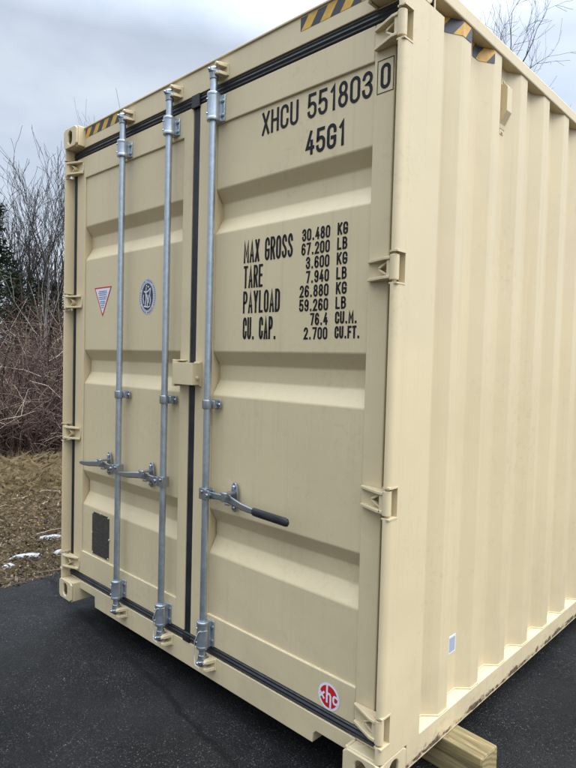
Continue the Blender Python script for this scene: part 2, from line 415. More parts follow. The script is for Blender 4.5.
# header and sill
b = MB(); b.box(.150, WD-.150, .057, .20, 2.7725, 2.886); b.box(.161, WD-.161, .050, .21, 2.883, 2.8925)
b.box(.036, .150, .062, .17, 2.7725, 2.7775); b.box(WD-.150, WD-.036, .062, .17, 2.7725, 2.7775)
HEAD = b.build('door_header', M_PAINT, BOX, bevel=.003)
b = MB()
b.prism([(.15, .076), (.347, .076), (.347, .052), (.352, .013), (2.083, .013), (2.086, .050), (2.100, .066), (2.29, .066), (2.29, .1275), (.15, .1275)], 'y', .057, .20)
b.box(.036, .150, .064, .19, .1195, .1275); b.box(WD-.150, WD-.036, .064, .19, .1195, .1275)
SILL = b.build('door_sill', M_PAINT, BOX, bevel=.003)

# side walls, rails, roof
PIT, D0 = .278, .416                                  # corrugation pitch; start of the first outer flat
XO, XN = 2.431, 2.391
def wall_profile(y0, y1):
    pts = []; k = -2
    while True:
        s = D0+PIT*k
        for yy, xx in ((s-.068, XN), (s, XO), (s+.072, XO), (s+.140, XN)):
            pts.append((yy, xx))
        if s > y1: break
        k += 1
    out = [p for p in pts if y0 < p[0] < y1]
    def at(y):
        for (a, xa), (c, xc) in zip(pts, pts[1:]):
            if a <= y <= c: return xa+(xc-xa)*(y-a)/(c-a) if c > a else xa
        return XN
    return [(y0, at(y0))]+out+[(y1, at(y1))]
PROF = wall_profile(.20, LN-.15)
def side_wall(side):
    b = MB(); n = len(PROF); vs = []
    for t in (0, .004):
        for z in (.118, 2.85):
            vs += [((x-t) if side > 0 else WD-(x-t), y, z) for y, x in PROF]
    fs = [(i, i+1, n+i+1, n+i) for i in range(n-1)] + [(2*n+i+1, 2*n+i, 3*n+i, 3*n+i+1) for i in range(n-1)]
    b.add(vs, fs)
    return b.build('side_wall', M_PAINT, BOX, bevel=.0055, segs=3, smooth='auto')
WALL = side_wall(1); side_wall(-1)
WALL.data.set_sharp_from_angle(angle=radians(60))
for side in (1, -1):
    f = (lambda x: x) if side > 0 else (lambda x: WD-x)
    b = MB(); b.prism([(f(WD), 2.834), (f(WD), 2.889), (f(WD-.06), 2.889), (f(WD-.06), 2.834)], 'y', .1785, LN-.1785)
    b.build('top_rail', M_PAINT, BOX, bevel=.006)
    b = MB(); b.prism([(f(WD-.001), .0165), (f(WD-.001), .1195), (f(WD-.052), .137), (f(WD-.052), .130), (f(WD-.007), .1135), (f(WD-.007), .022), (f(WD-.06), .022), (f(WD-.06), .0165)], 'y', .1785, LN-.1785)
    R_ = b.build('bottom_rail', M_RAIL, BOX, bevel=.002)
    # weld bead where the corrugated sheet meets the flange
    bead = MB(); bead.tube([(f(x+.002), y, .1215+(WD-.001-x)*.34) for y, x in PROF if y < 6], .0035, 6)
    bead.build('weld_bead', M_PAINT, R_, smooth=True)
b = MB(); n = 0; pts = []
y = .205
while y < LN-.2:
    pts += [(y, 2.882), (y+.10, 2.882), (y+.12, 2.866), (y+.19, 2.866)]; y += .21
vs = [(x, yy, z) for x in (.055, WD-.055) for yy, z in pts]; k = len(pts)
b.add(vs, [(i, i+1, k+i+1, k+i) for i in range(k-1)]); b.build('roof', M_PAINT, BOX)
b = MB(); b.box(.02, WD-.02, LN-.06, LN-.02, .12, HT-.1); b.build('end_wall', M_PAINT, BOX)
b = MB(); b.box(.05, WD-.05, .2, LN-.1, .150, .178)
for i in range(40): b.box(.055, WD-.055, .32+.3*i, .325+.3*i, .03, .150)
b.build('underframe', mat('dark_underseal', (.018, .017, .016), .9), BOX)

# hazard tape on the side wall, following the sheet, right below the top rail
def wall_tape(y0, y1):
    pts = [p for p in PROF if y0 < p[0] < y1]
    def at(y):
        for (a, xa), (c, xc) in zip(PROF, PROF[1:]):
            if a <= y <= c: return xa+(xc-xa)*(y-a)/(c-a)
    pts = [(y0, at(y0))]+pts+[(y1, at(y1))]; b = MB()
    # follow the rounded sheet: dense samples a hair proud of it
    dense = []
    for (a, xa), (c, xc) in zip(pts, pts[1:]):
        for q in range(6): dense.append((a+(c-a)*q/6, xa+(xc-xa)*q/6+.0016))
    dense.append((pts[-1][0], pts[-1][1]+.0016))
    for (a, xa), (c, xc) in zip(dense, dense[1:]):
        b.face((xa, a, 2.777), (xc, c, 2.777), (xc, c, 2.833), (xa, a, 2.833))
    b.build('hazard_tape', M_HZS, WALL)
wall_tape(.30, .487); wall_tape(.575, .694)
# ventilator on the inner flat of the third rib
b = MB(); VY0, VY1 = .846, .896
b.prism([(XN-.002, 2.570), (XN+.004, 2.570), (XN+.006, 2.590), (XN+.034, 2.640), (XN+.034, 2.742), (XN+.022, 2.757), (XN-.002, 2.760)], 'y', VY0, VY1)
for z in (2.558, 2.775): b.cyl((XN+.002, (VY0+VY1)/2, z), 'x', .007, .010, 10)
b.box(XN-.002, XN+.0025, VY0+.006, VY1-.006, 2.548, 2.785)
b.build('vent', M_HARD, WALL, bevel=.004)
b = MB(); b.box(XN-.001, XN+.0014, .560, .620, .303, .378); b.build('label_sticker', M_WHITE, WALL); b = MB(); b.box(XN+.0014, XN+.0019, .566, .614, .310, .371); b.build('sticker_face', M_PALEBLUE, WALL)

# ------------------------------------------------------------------ doors
RIBS = [(2.303, 2.243, 2.171, 2.100), (1.557, 1.494, 1.423, 1.354), (.817, .752, .680, .606)]
def door(x0, x1, px0, px1):
    b = MB(); z0, z1 = .172, 2.7225; pz0, pz1 = .316, 2.594; T = .052
    b.box(x0, px0, YD, YD+T, z0, z1); b.box(px1, x1, YD, YD+T, z0, z1)
    b.box(px0, px1, YD+.0004, YD+T, z0, pz0); b.box(px0, px1, YD+.0004, YD+T, pz1, z1)
    zz = [(pz1, YP)]
    for a, c, d, e in RIBS: zz += [(a, YP), (c, YI), (d, YI), (e, YP)]
    zz.append((pz0, YP)); n = len(zz)
    vs = [(x, y, z) for x in (px0, px1) for z, y in zz]
    b.add(vs, [(i, n+i, n+i+1, i+1) for i in range(n-1)])
    # the closing walls at the ends of each rib are the inner faces of the stiles above
    o = b.build('door', M_PAINT, BOX, bevel=.005, segs=3)
    return o
DL = door(.066, 1.2285, .166, 1.155); DR = door(1.2785, 2.3690, 1.402, 2.2815)

# rubber gaskets: ribbed strips with a rounded lip
def strip(b, x0, x1, z0, z1, y=.055):
    if x1-x0 > z1-z0:
        q = (z1-z0)/5
        prof = [(.115, z0), (y+.010, z0), (y+.002, z0+q*.7), (y+.007, z0+q*1.5), (y, z0+q*2.5), (y+.007, z0+q*3.5), (y+.002, z0+q*4.3), (y+.010, z1), (.115, z1)]
        b.prism(prof, 'x', x0, x1)
    else:
        q = (x1-x0)/5
        prof = [(x0, .115), (x0, y+.010), (x0+q*.7, y+.003), (x0+q*1.6, y+.009), (x0+q*2.5, y+.004), (x0+q*3.4, y+.009), (x0+q*4.3, y+.003), (x1, y+.010), (x1, .115)]
        b.prism(prof, 'z', z0, z1)
b = MB(); strip(b, .030, 1.222, 2.7228, 2.769); strip(b, .030, 1.222, .129, .1715); strip(b, .027, .0655, .130, 2.768, .058)
b.build('door_gasket', M_RUB, DL, bevel=.002)
b = MB(); strip(b, 1.222, 2.408, 2.7228, 2.769); strip(b, 1.222, 2.408, .129, .1715); strip(b, 1.2292, 1.278, .172, 2.7222, .058); strip(b, 2.3695, 2.411, .130, 2.768, .072)
b.box(1.2235, 1.284, .050, .06, 2.712, 2.7725); b.box(1.2265, 1.281, .053, .06, .128, .160)
b.build('door_gasket', M_RUB, DR, bevel=.002)

# hinges: ribbed wedge-shaped blades with a pin barrel in the post
def hinge(side, z, par):
    b = MB()
    f = lambda x: mirror(x, side)
    def bx(x0, x1, y0, y1, z0, z1): b.box(*sorted((f(x0), f(x1))), y0, y1, z0, z1)
    b.prism([(f(.045), z-.038), (f(.145), z-.033), (f(.152), z-.02), (f(.152), z+.02), (f(.145), z+.033), (f(.045), z+.038)], 'y', .0525, .0605)
    for s in (-1, 1):                                # tapering top and bottom ribs
        zz = sorted((z+s*.038, z+s*.027))
        b.prism([(f(.030), .006), (f(.055), .008), (f(.149), .044), (f(.149), .0565), (f(.030), .0565)], 'z', *zz)
    for s in (-1, 1):                                # the V shaped web between them
        b.prism([(f(.040), z+s*.026), (f(.048), z+s*.030), (f(.090), z+s*.006), (f(.088), z-s*.002)], 'y', .026 if s > 0 else .027, .055)
    bx(.028, .046, .012, .0555, z-.028, z+.028)
    o = b.build('hinge', M_HARD, par, bevel=.003)
    k = MB(); k.cyl((f(.019), .021, z), 'z', .0165, .086, 18); k.cyl((f(.019), .021, z), 'z', .008, .100, 12)
    # barrel belongs to the hinge blade
    me = o.data; import bmesh
    bm = bmesh.new(); bm.from_mesh(me); tmp = bpy.data.meshes.new('barrel'); tmp.from_pydata(k.v, [], k.f); bm.from_mesh(tmp); 
    bmesh.ops.recalc_face_normals(bm, faces=bm.faces); bm.to_mesh(me); bm.free(); bpy.data.meshes.remove(tmp)
    return o
for z in HZ: hinge(-1, z, DL); hinge(1, z, DR)

# ------------------------------------------------------------------ locking bars
def up_guide(bx, z0, z1, par):
    b = MB(); zc = (z0+z1)/2
    b.lathe((bx, YB), [(.0195, z0), (.0285, z0), (.0300, z0+.004), (.0300, z0+.012), (.0285, z0+.016), (.0285, z1-.016), (.0300, z1-.012), (.0300, z1-.004), (.0285, z1), (.0195, z1)], 20)
    b.box(bx-.021, bx+.021, YB, YD-.005, z0+.006, z1-.006)
    b.prism([(bx-.022, YD-.0065), (bx+.038, YD-.0065), (bx+.038, YD-.0005), (bx-.022, YD-.0005)], 'z', z0+.004, z1-.004)
    b.prism([(bx+.012, YB-.004), (bx+.022, YB+.004), (bx+.022, YD-.007), (bx+.012, YD-.007)], 'z', z0+.004, z1-.004)
    o = b.build('bar_guide', M_GALV, par, bevel=.0018, smooth='auto')
    for q in (.25, .75):
        r = MB(); zz = z0+(z1-z0)*q; r.tube([(bx+.030, YD-.006, zz), (bx+.030, YD-.010, zz), (bx+.030, YD-.013, zz)], [.0085, .0085, .004], 12); r.build('rivet', M_FORGE, par, smooth='auto'); r = MB()
        r.tube([(bx-.012, YB-.0255, zz), (bx-.013, YB-.031, zz)], [.005, .003], 8); r.build('rivet', M_FORGE, par, smooth='auto')
    return o
def mid_bracket(bx, z, par):
    b = MB(); b.lathe((bx, YB), [(.0172, z-.021), (.0235, z-.020), (.0240, z-.016), (.0240, z+.016), (.0235, z+.020), (.0172, z+.021)], 20)
    b.prism([(bx-.01, YB+.012), (bx+.020, YB+.006), (bx+.034, YB+.012), (bx+.036, YD-.007), (bx-.01, YD-.007)], 'z', z-.018, z+.018)
    b.box(bx-.014, bx+.052, YD-.007, YD-.0005, z-.021, z+.021)
    b.tube([(bx+.043, YD-.006, z), (bx+.043, YD-.012, z)], [.009, .006], 12)
    return b.build('bar_bracket', M_FORGE, par, bevel=.0018, smooth='auto')
def cam_end(bx, z, s, par):
    """forged cam: collar, tongue and claw gripping the keeper; s = +1 at the top"""
    b = MB()
    b.lathe((bx, YB), sorted([(.0185, z-s*.036), (.0205, z-s*.033), (.0205, z-s*.014), (.0225, z-s*.008), (.0225, z+s*.012), (.014, z+s*.020)], key=lambda p: p[1]), 16)
    b.prism([(bx-.016, YB-.012), (bx-.004, YB-.030), (bx+.013, YB-.028), (bx+.022, YB-.008), (bx+.030, YB+.020), (bx+.018, YB+.026), (bx-.010, YB+.016)], 'z', z-.007, z+.010)
    b.prism([(bx-.030, YB-.008), (bx-.012, YB-.020), (bx-.006, YB-.004), (bx-.024, YB+.018), (bx-.034, YB+.012)], 'z', z-.004+s*.008, z+.009+s*.008)
    b.tube([(bx, YB-.026, z+.002), (bx, YB-.035, z+.002)], [.008, .005], 10)
    return b.build('cam', M_FORGE, par, bevel=.002, smooth='auto')
def keeper(bx, z, s, par):
    b = MB(); kx = bx+.024
    b.box(kx-.046, kx+.036, .050, .0575, z-.026, z+.026)
    b.prism([(kx-.006, .052), (kx-.004, .014), (kx+.006, .004), (kx+.020, .010), (kx+.030, .052)], 'z', z+.010, z+.026)
    b.prism([(kx-.006, .052), (kx-.002, .016), (kx+.008, .008), (kx+.020, .014), (kx+.030, .052)], 'z', z-.026, z-.012)
    b.prism([(kx-.050, .052), (kx-.046, .022), (kx-.036, .020), (kx-.034, .052)], 'z', z-.020, z+.020)
    b.tube([(kx+.010, .012, z+.018), (kx+.010, .000, z+.018)], [.010, .008], 12)
    b.tube([(kx+.004, .016, z-.019), (kx+.004, .006, z-.019)], [.009, .007], 12)
    return b.build('cam_keeper', M_HARD, par, bevel=.0022)
def flat_bar(b, pts, hw, ht):
    """bent flat bar: pts (x,y,z) along the handle, half width hw in z, half thickness ht in y"""
    vs = []
    n = len(pts)
    for i, p in enumerate(pts):
        w = hw[i]; t = ht[i]
        vs += [(p[0], p[1]-t, p[2]-w*.7), (p[0], p[1]-t, p[2]+w*.7), (p[0], p[1]-t*.3, p[2]+w), (p[0], p[1]+t, p[2]+w*.7), (p[0], p[1]+t, p[2]-w*.7), (p[0], p[1]-t*.3, p[2]-w)]
    fs = []
    for i in range(n-1):
        for k in range(6): fs.append((i*6+k, i*6+(k+1) % 6, i*6+6+(k+1) % 6, i*6+6+k))
    fs += [tuple(range(5, -1, -1)), tuple(range((n-1)*6, n*6))]
    b.add(vs, fs)
def handle(bx, z, dr, par, grip):
    """dr=+1 to the right of its bar, -1 to the left"""
    b = MB()
    b.box(bx-.024, bx+.024, YB-.021, YB+.021, z-.026, z+.026)                       # hub clamped on the bar
    b.box(*sorted((bx+dr*.015, bx+dr*.050)), YB-.024, YB-.017, z-.022, z+.022)
    b.box(*sorted((bx+dr*.015, bx+dr*.050)), YB+.008, YB+.015, z-.022, z+.022)
    b.tube([(bx+dr*.038, YB-.031, z), (bx+dr*.038, YB+.02, z)], .009, 12)
    b.tube([(bx-dr*.004, YB-.027, z+.010), (bx-dr*.004, YB-.02, z+.010)], .008, 10)
    P = [(.03, YB-.004, z), (.09, YB-.004, z+.002), (.15, YB-.006, z+.004), (.19, YB-.010, z+.004), (.235, YB-.020, z), (.28, YB-.026, z-.006), (.33, YB-.028, z-.010), (.36, YB-.028, z-.012), (.385 if not grip else .54, YB-.028, z-.014 if not grip else z-.017)]
    flat_bar(b, [(bx+dr*p[0], p[1], p[2]) for p in P], [.015, .015, .016, .018, .017, .016, .014, .012, .007 if not grip else .009], [.005, .005, .006, .007, .006, .006, .005, .004, .003])
    h = b.build('handle', M_FORGE, par, bevel=.002, smooth='auto')
    if grip:
        g = MB(); q0, q1 = bx+.350, bx+.556
        zz = lambda x: z-.0115-(x-q0)*.028
        pts = [q0, q0+.004, q0+.02, q0+.1, q1-.02, q1-.006, q1]
        vs = []; n = len(pts); m_ = 12
        for i, x in enumerate(pts):
            s = [.8, .95, 1, 1, 1.0, .86, .4][i]
            for k in range(m_):
                a = 2*pi*k/m_; vs.append((x, YB-.028+.011*s*cos(a), zz(x)+.0185*s*sin(a)))
        fs = [(i*m_+k, i*m_+(k+1) % m_, i*m_+m_+(k+1) % m_, i*m_+m_+k) for i in range(n-1) for k in range(m_)]
        fs += [tuple(range(m_))[::-1], tuple(range((n-1)*m_, n*m_))]
        g.add(vs, fs); g.build('handle_grip', M_RUB, par, smooth='auto')
def catch(cx, z, par):
    """oval retainer plate with a folding hook over the handle"""
    b = MB(); ov = [(cx+.022*cos(2*pi*i/24), z+.066*max(-1, min(1, 1.06*sin(2*pi*i/24)))) for i in range(24)]
    b.prism(ov, 'y', .049, .0595)
    for s in (-1, 1):
        b.tube([(cx, .05, z+s*.046), (cx, .043, z+s*.046), (cx, .038, z+s*.046)], [.010, .010, .004], 12)
    b.box(cx-.014, cx+.014, -.012, .05, z+.018, z+.028)
    b.box(cx-.014, cx+.014, .006, .05, z-.030, z-.020)
    b.box(cx-.014, cx+.014, -.016, -.008, z-.012, z+.028)
    b.tube([(cx-.02, -.010, z+.026), (cx+.02, -.010, z+.026)], .006, 8)
    return b.build('handle_catch', M_FORGE, par, bevel=.002, smooth='auto')
BARS = [(.656, -1, False), (1.087, -1, False), (1.428, 1, True)]
GT = [(2.600, 2.688), (2.612, 2.700), (2.592, 2.718)]; GB = [(.172, .276), (.166, .276), (.170, .300)]
for i, (bx, dr, grip) in enumerate(BARS):
    b = MB(); b.tube([(bx, YB, .13), (bx, YB, 2.80)], RB, 20)
    bar = b.build('locking_bar', M_GALV, BOX, smooth='auto')
    for zz in (GT[i], GB[i]):
        up_guide(bx, *zz, bar)
    mid_bracket(bx, 1.313, bar)
    cam_end(bx, 2.812, 1, bar); cam_end(bx, .105, -1, bar)
    keeper(bx, 2.816, 1, HEAD); keeper(bx, .098, -1, SILL)
    handle(bx, .900, dr, bar, grip)
    catch(bx+dr*.152 if not grip else bx+.165, .906, DR if grip else DL)
# thin seal wires looped around the lower cams of the second and third bar
for i in (1, 2):
    bx = BARS[i][0]; b = MB()
    b.tube([(bx+.034, .02, .262), (bx+.01, -.012, .26), (bx-.026, -.008, .20), (bx-.033, .0, .15), (bx-.028, -.004, .115), (bx-.01, -.014, .098), (bx+.02, -.012, .09)], .0022, 6)
    b.build('seal_wire', mat('pale_wire', (.45, .44, .40), .5), SILL, smooth=True)

# lock box across the meeting stiles
b = MB(); b.box(1.182, 1.334, 0, .006, 1.396, 1.501); b.box(1.182, 1.334, .0055, .052, 1.495, 1.5005); b.box(1.328, 1.3335, .0055, .052, 1.3965, 1.4955); b.box(1.1825, 1.188, .0055, .052, 1.3965, 1.4955)
b.box(1.184, 1.228, .05, .0595, 1.392, 1.505)
b.box(1.288, 1.3328, .046, .0595, 1.39, 1.507)
b.tube([(1.333, .030, 1.43), (1.341, .030, 1.43)], .010, 12); b.tube([(1.340, .030, 1.43), (1.346, .030, 1.43)], .006, 10)
LOCK = b.build('lock_box', M_HARD, DR, bevel=.004)
b = MB(); b.box(1.158, 1.178, .012, .0595, 1.385, 1.515); b.box(1.1785, 1.222, .03, .058, 1.508, 1.515); b.build('lock_box_bracket', M_HARD, DL, bevel=.003)

# ------------------------------------------------------------------ lettering: single-stroke letters drawn as flat film
def arc(cx, cy, rx, ry, a0, a1, n=8): return [(cx+rx*cos(radians(a0+(a1-a0)*i/n)), cy+ry*sin(radians(a0+(a1-a0)*i/n))) for i in range(n+1)]
Q = .21
LOOP = arc(.5, 1-Q, .5, Q, 0, 180)+arc(.5, Q, .5, Q, 180, 360)
GL = {
 'X': [[(0, 0), (1, 1)], [(0, 1), (1, 0)]], 'H': [[(0, 0), (0, 1)], [(1, 0), (1, 1)], [(0, .52), (1, .52)]],
 'C': [[(1, .70)]+arc(.5, 1-Q, .5, Q, 0, 180)+arc(.5, Q, .5, Q, 180, 360)+[(1, .30)]],
 'U': [[(0, 1)]+arc(.5, Q, .5, Q, 180, 360)+[(1, 1)]], '0': [LOOP+[LOOP[0]]], 'O': [LOOP+[LOOP[0]]],
 '5': [[(.92, 1), (.10, 1), (.04, .52)]+arc(.5, .44, .46, .17, 150, 60, 5)+arc(.5, .40, .5, .2, 50, 0, 4)+arc(.5, Q, .5, Q, 0, -180)],
 '1': [[(.30, .82), (.62, 1), (.62, 0)]],
 '8': [arc(.5, .76, .43, .24, 0, 360, 16), arc(.5, .265, .5, .265, 0, 360, 16)],
 '3': [[(.02, .80)]+arc(.5, .78, .47, .22, 170, -60, 10)+[(.45, .54), (.62, .54)]+arc(.5, .27, .5, .27, 60, -180, 12)],
 '4': [[(.62, 1), (0, .26), (1, .26)], [(.74, .56), (.74, 0)]],
 'G': [[(1, .72)]+arc(.5, 1-Q, .5, Q, 0, 180)+arc(.5, Q, .5, Q, 180, 360)+[(1, .44), (.55, .44)]],
 'M': [[(0, 0), (0, 1), (.5, .30), (1, 1), (1, 0)]], 'A': [[(0, 0), (.5, 1), (1, 0)], [(.17, .30), (.83, .30)]],
 'R': [[(0, 0), (0, 1), (.5, 1)]+arc(.5, .76, .48, .24, 90, -90)+[(0, .52)], [(.5, .52), (1, 0)]],
 'S': [[(.97, .76)]+arc(.5, .77, .46, .23, 10, 180, 8)+[(.08, .66), (.3, .56), (.7, .45), (.95, .33)]+arc(.5, .22, .5, .22, 10, -180, 9)],
 'T': [[(0, 1), (1, 1)], [(.5, 1), (.5, 0)]], 'E': [[(1, 1), (0, 1), (0, 0), (1, 0)], [(0, .53), (.85, .53)]],
 'F': [[(1, 1), (0, 1), (0, 0)], [(0, .53), (.85, .53)]],
 'P': [[(0, 0), (0, 1), (.5, 1)]+arc(.5, .74, .5, .26, 90, -90)+[(0, .48)]], 'Y': [[(0, 1), (.5, .45), (.5, 0)], [(1, 1), (.5, .45)]],
 'L': [[(0, 1), (0, 0), (.95, 0)]], 'D': [[(0, 0), (0, 1), (.45, 1)]+arc(.45, 1-Q, .55, Q, 90, 0)+arc(.45, Q, .55, Q, 0, -90)+[(0, 0)]],
 'K': [[(0, 0), (0, 1)], [(1, 1), (0, .40)], [(.32, .58), (1, 0)]],
 'B': [[(0, 0), (0, 1), (.5, 1)]+arc(.5, .77, .42, .23, 90, -90)+[(0, .54)], [(.5, .54)]+arc(.5, .27, .5, .27, 90, -90)+[(0, 0)]],
 '2': [arc(.5, .76, .48, .24, 175, -25, 10)+[(.80, .52), (0, 0), (1, 0)]],
 '6': [[(.93, .82)]+arc(.5, .79, .45, .21, 20, 180, 7)+[(.02, .5)]+arc(.5, .28, .5, .28, 180, 540, 18)],
 '7': [[(0, 1), (1, 1), (.40, 0)]],
 '9': [[(.07, .18)]+arc(.5, .21, .45, .21, 200, 360, 7)+[(.98, .5)]+arc(.5, .72, .5, .28, 0, 360, 18)],
 '.': [[(.38, .0), (.38, .085)]],
}
def ribbon(b, pts, t, P, lift, cap=0):
    closed = (abs(pts[0][0]-pts[-1][0])+abs(pts[0][1]-pts[-1][1])) < 1e-7
    pts = [Vector(p) for p in pts]
    q = [pts[0]]
    for p in pts[1:]:
        if (p-q[-1]).length > 1e-6: q.append(p)
    pts = q; n = len(pts); L_, R_ = [], []
    if cap and not closed and n > 1:
        pts[0] = pts[0]+(pts[0]-pts[1]).normalized()*t/2*cap; pts[-1] = pts[-1]+(pts[-1]-pts[-2]).normalized()*t/2*cap
    for i in range(n):
        if closed: a = pts[i-1] if i else pts[-2]; c = pts[i+1] if i < n-1 else pts[1]
        else: a = pts[max(i-1, 0)]; c = pts[min(i+1, n-1)]
        d1 = pts[i]-a; d2 = c-pts[i]
        if d1.length < 1e-7: d1 = d2
        if d2.length < 1e-7: d2 = d1
        d1 = d1.normalized(); d2 = d2.normalized()
        tg = d1+d2; tg = tg.normalized() if tg.length > 1e-4 else d1
        nr = Vector((-tg.y, tg.x)); k = max(.45, nr.dot(Vector((-d1.y, d1.x))))
        off = nr*(t/2/k)
        L_.append(pts[i]+off); R_.append(pts[i]-off)
    vs = [P(v, lift) for v in L_]+[P(v, lift) for v in R_]
    b.add(vs, [(i, n+i, n+i+1, i+1) for i in range(n-1)])
LIFT = [0]
def text(b, s, x0, x1, z0, z1, t, y, aw=None):
    """fit the string between x0 and x1; narrow letters, I and full stop take less room"""
    wd = {'1': .62, '.': .42, ' ': .70, 'M': 1.25, 'E': .9, 'L': .88, 'F': .9}
    gap = .26
    tot = sum(wd.get(c, 1) for c in s)+gap*(len(s)-1)
    u = (x1-x0-t*len(s))/tot; x = x0+t/2; h = z1-z0-t
    for c in s:
        w = wd.get(c, 1)*u
        for pl in GL.get(c, []):
            LIFT[0] = (LIFT[0]+1) % 5
            if c == '.': pl = [(x+w*.5, z0), (x+w*.5, z0+t*1.25)]
            elif c == '1': pl = [(x+(px-.15)*u, z0+t/2+py*h) for px, py in pl]
            else: pl = [(x+px*w, z0+t/2+py*h) for px, py in pl]
            ribbon(b, pl, t, lambda v, l: (v.x, y-.0009-l*.00012, v.y), LIFT[0], 0 if c == '.' else .95)
        x += w+gap*u+t
b = MB(); text(b, 'XHCU', 1.697, 1.908, 2.476, 2.573, .0125, YP); b.build('number_lettering', M_INK, DR, fix=False)
b = MB(); text(b, '551803', 1.957, 2.270, 2.478, 2.575, .0125, YP)
b.build('number_lettering', M_INK, DR, fix=False)
b = MB(); text(b, '0', 2.310, 2.352, 2.486, 2.574, .0125, YD); b.build('number_lettering', M_INK, DR, fix=False); b = MB()
for s in ([(2.297, 2.474), (2.364, 2.474)], [(2.364, 2.472), (2.364, 2.588)], [(2.364, 2.588), (2.297, 2.588)], [(2.297, 2.588), (2.297, 2.472)]):
    ribbon(b, s, .003, lambda v, l: (v.x, YD-.0009, v.y), 0)
b.build('digit_frame', M_INK, DR, fix=False)
b = MB(); text(b, '45G1', 1.952, 2.150, 2.336, 2.431, .0135, YP); b.build('number_lettering', M_INK, DR, fix=False)
T1 = .0108
for w_, xa, xb, za, zb in (('MAX GROSS', 1.600, 1.896, 1.946, 2.043), ('TARE', 1.602, 1.724, 1.836, 1.934), ('PAYLOAD', 1.602, 1.830, 1.726, 1.823), ('CU. CAP.', 1.604, 1.812, 1.612, 1.709)):
    b = MB(); text(b, w_, xa, xb, za, zb, T1, YP); b.build('weight_lettering', M_INK, DR, fix=False)
rows = [('30.480', 1.946, 'KG', 2.177), ('67.200', 1.944, 'LB', 2.176), ('3.600', 1.970, 'KG', 2.178), ('7.940', 1.972, 'LB', 2.177), ('26.880', 1.940, 'KG', 2.179), ('59.260', 1.940, 'LB', 2.178), ('76.4', 2.000, 'CU.M.', 2.232), ('2.700', 1.968, 'CU.FT.', 2.246)]
for i, (a, xa, u, xu) in enumerate(rows):
    z = 2.000-i*.0558
    b = MB(); text(b, a, xa, 2.091, z, z+.0485, .0080, YP); b.build('weight_lettering', M_INK, DR, fix=False)
    b = MB(); text(b, u, 2.127, xu, z+.003, z+.0500, .0080, YP); b.build('weight_lettering', M_INK, DR, fix=False)

# stickers
def disc(b, cx, cz, rx, rz, y, n=40):
    b.face(*[(cx+rx*cos(2*pi*i/n), y, cz+rz*sin(2*pi*i/n)) for i in range(n)][::1])
def strokes(b, lst, t, y):
    for i, pl in enumerate(lst): ribbon(b, pl, t, lambda v, l: (v.x, y-l*.0001, v.y), i % 5)
# red and white warning triangle
tri = MB(); tri.face((.276, YP-.0008, 1.925), (.476, YP-.0008, 1.925), (.376, YP-.0008, 1.750)); TRI = tri.build('warning_sticker', M_RED, DL)
tri = MB(); tri.face((.290, YP-.0014, 1.917), (.462, YP-.0014, 1.917), (.376, YP-.0014, 1.767)); tri.build('sticker_face', M_WHITE, TRI) if False else None
tri2 = MB(); tri2.face((.291, YP-.0014, 1.9165), (.461, YP-.0014, 1.9165), (.376, YP-.0014, 1.768)); o = tri2.build('sticker_print', M_WHITE, DL)
tx = MB(); random.seed(3)
for z, w in ((1.900, .046), (1.890, .050), (1.879, .042), (1.866, .046), (1.855, .040), (1.840, .030), (1.830, .028), (1.818, .020), (1.806, .014)):
    x = .376-w
    while x < .376+w:
        q = random.uniform(.006, .016); x2 = min(x+q, .376+w); ribbon(tx, [(x, z), (x2, z)], .0058, lambda v, l: (v.x, YP-.0019, v.y), 0); x = x2+.003
tx.build('sticker_print', M_BLUE, DL, fix=False)
# oval survey emblem: grey ring with ticks of lettering round it, dark oval with a pale standing figure
ex, ez = .843, 1.843
e1 = MB(); disc(e1, ex, ez, .078, .096, YP-.0008); EMB = e1.build('oval_emblem', M_GREY, DL)
e2 = MB()
for i in range(46):
    if i % 7 == 6: continue
    a = 2*pi*i/46
    for r0, r1 in ((.83, .93),):
        ribbon(e2, [(ex+.078*r0*cos(a), ez+.096*r0*sin(a)), (ex+.078*r1*cos(a), ez+.096*r1*sin(a))], .0042, lambda v, l: (v.x, YP-.0014, v.y), 0)
disc(e2, ex, ez, .052, .071, YP-.0016)
e2.build('emblem_print', M_NAVY, DL, fix=False)
e3 = MB()
strokes(e3, [[(ex-.010, ez+.050), (ex-.014, ez+.020), (ex-.010, ez-.010), (ex-.018, ez-.048)], [(ex-.010, ez+.016), (ex+.004, ez-.012), (ex+.002, ez-.050)], [(ex-.032, ez+.030), (ex-.012, ez+.022), (ex+.010, ez+.030), (ex+.030, ez+.044)],
    [(ex+.030, ez+.040), (ex+.024, ez+.004), (ex+.034, ez-.020), (ex+.026, ez-.044)], [(ex-.034, ez+.012), (ex-.038, ez-.010), (ex-.030, ez-.036)], [(ex-.030, ez-.050), (ex+.012, ez-.056), (ex+.028, ez-.050)],
    [(ex+.008, ez+.010), (ex+.014, ez-.016), (ex+.012, ez-.034)], [(ex-.012, ez+.056), (ex-.002, ez+.060)], [(ex+.004, ez+.050), (ex+.016, ez+.054)]], .0062, YP-.0021)
strokes(e3, [[(ex+.0645*cos(a), ez+.082*sin(a)) for a in [2*pi*i/40 for i in range(41)]]], .004, YP-.0013)
e3.build('emblem_print', M_WHITE, DL, fix=False)
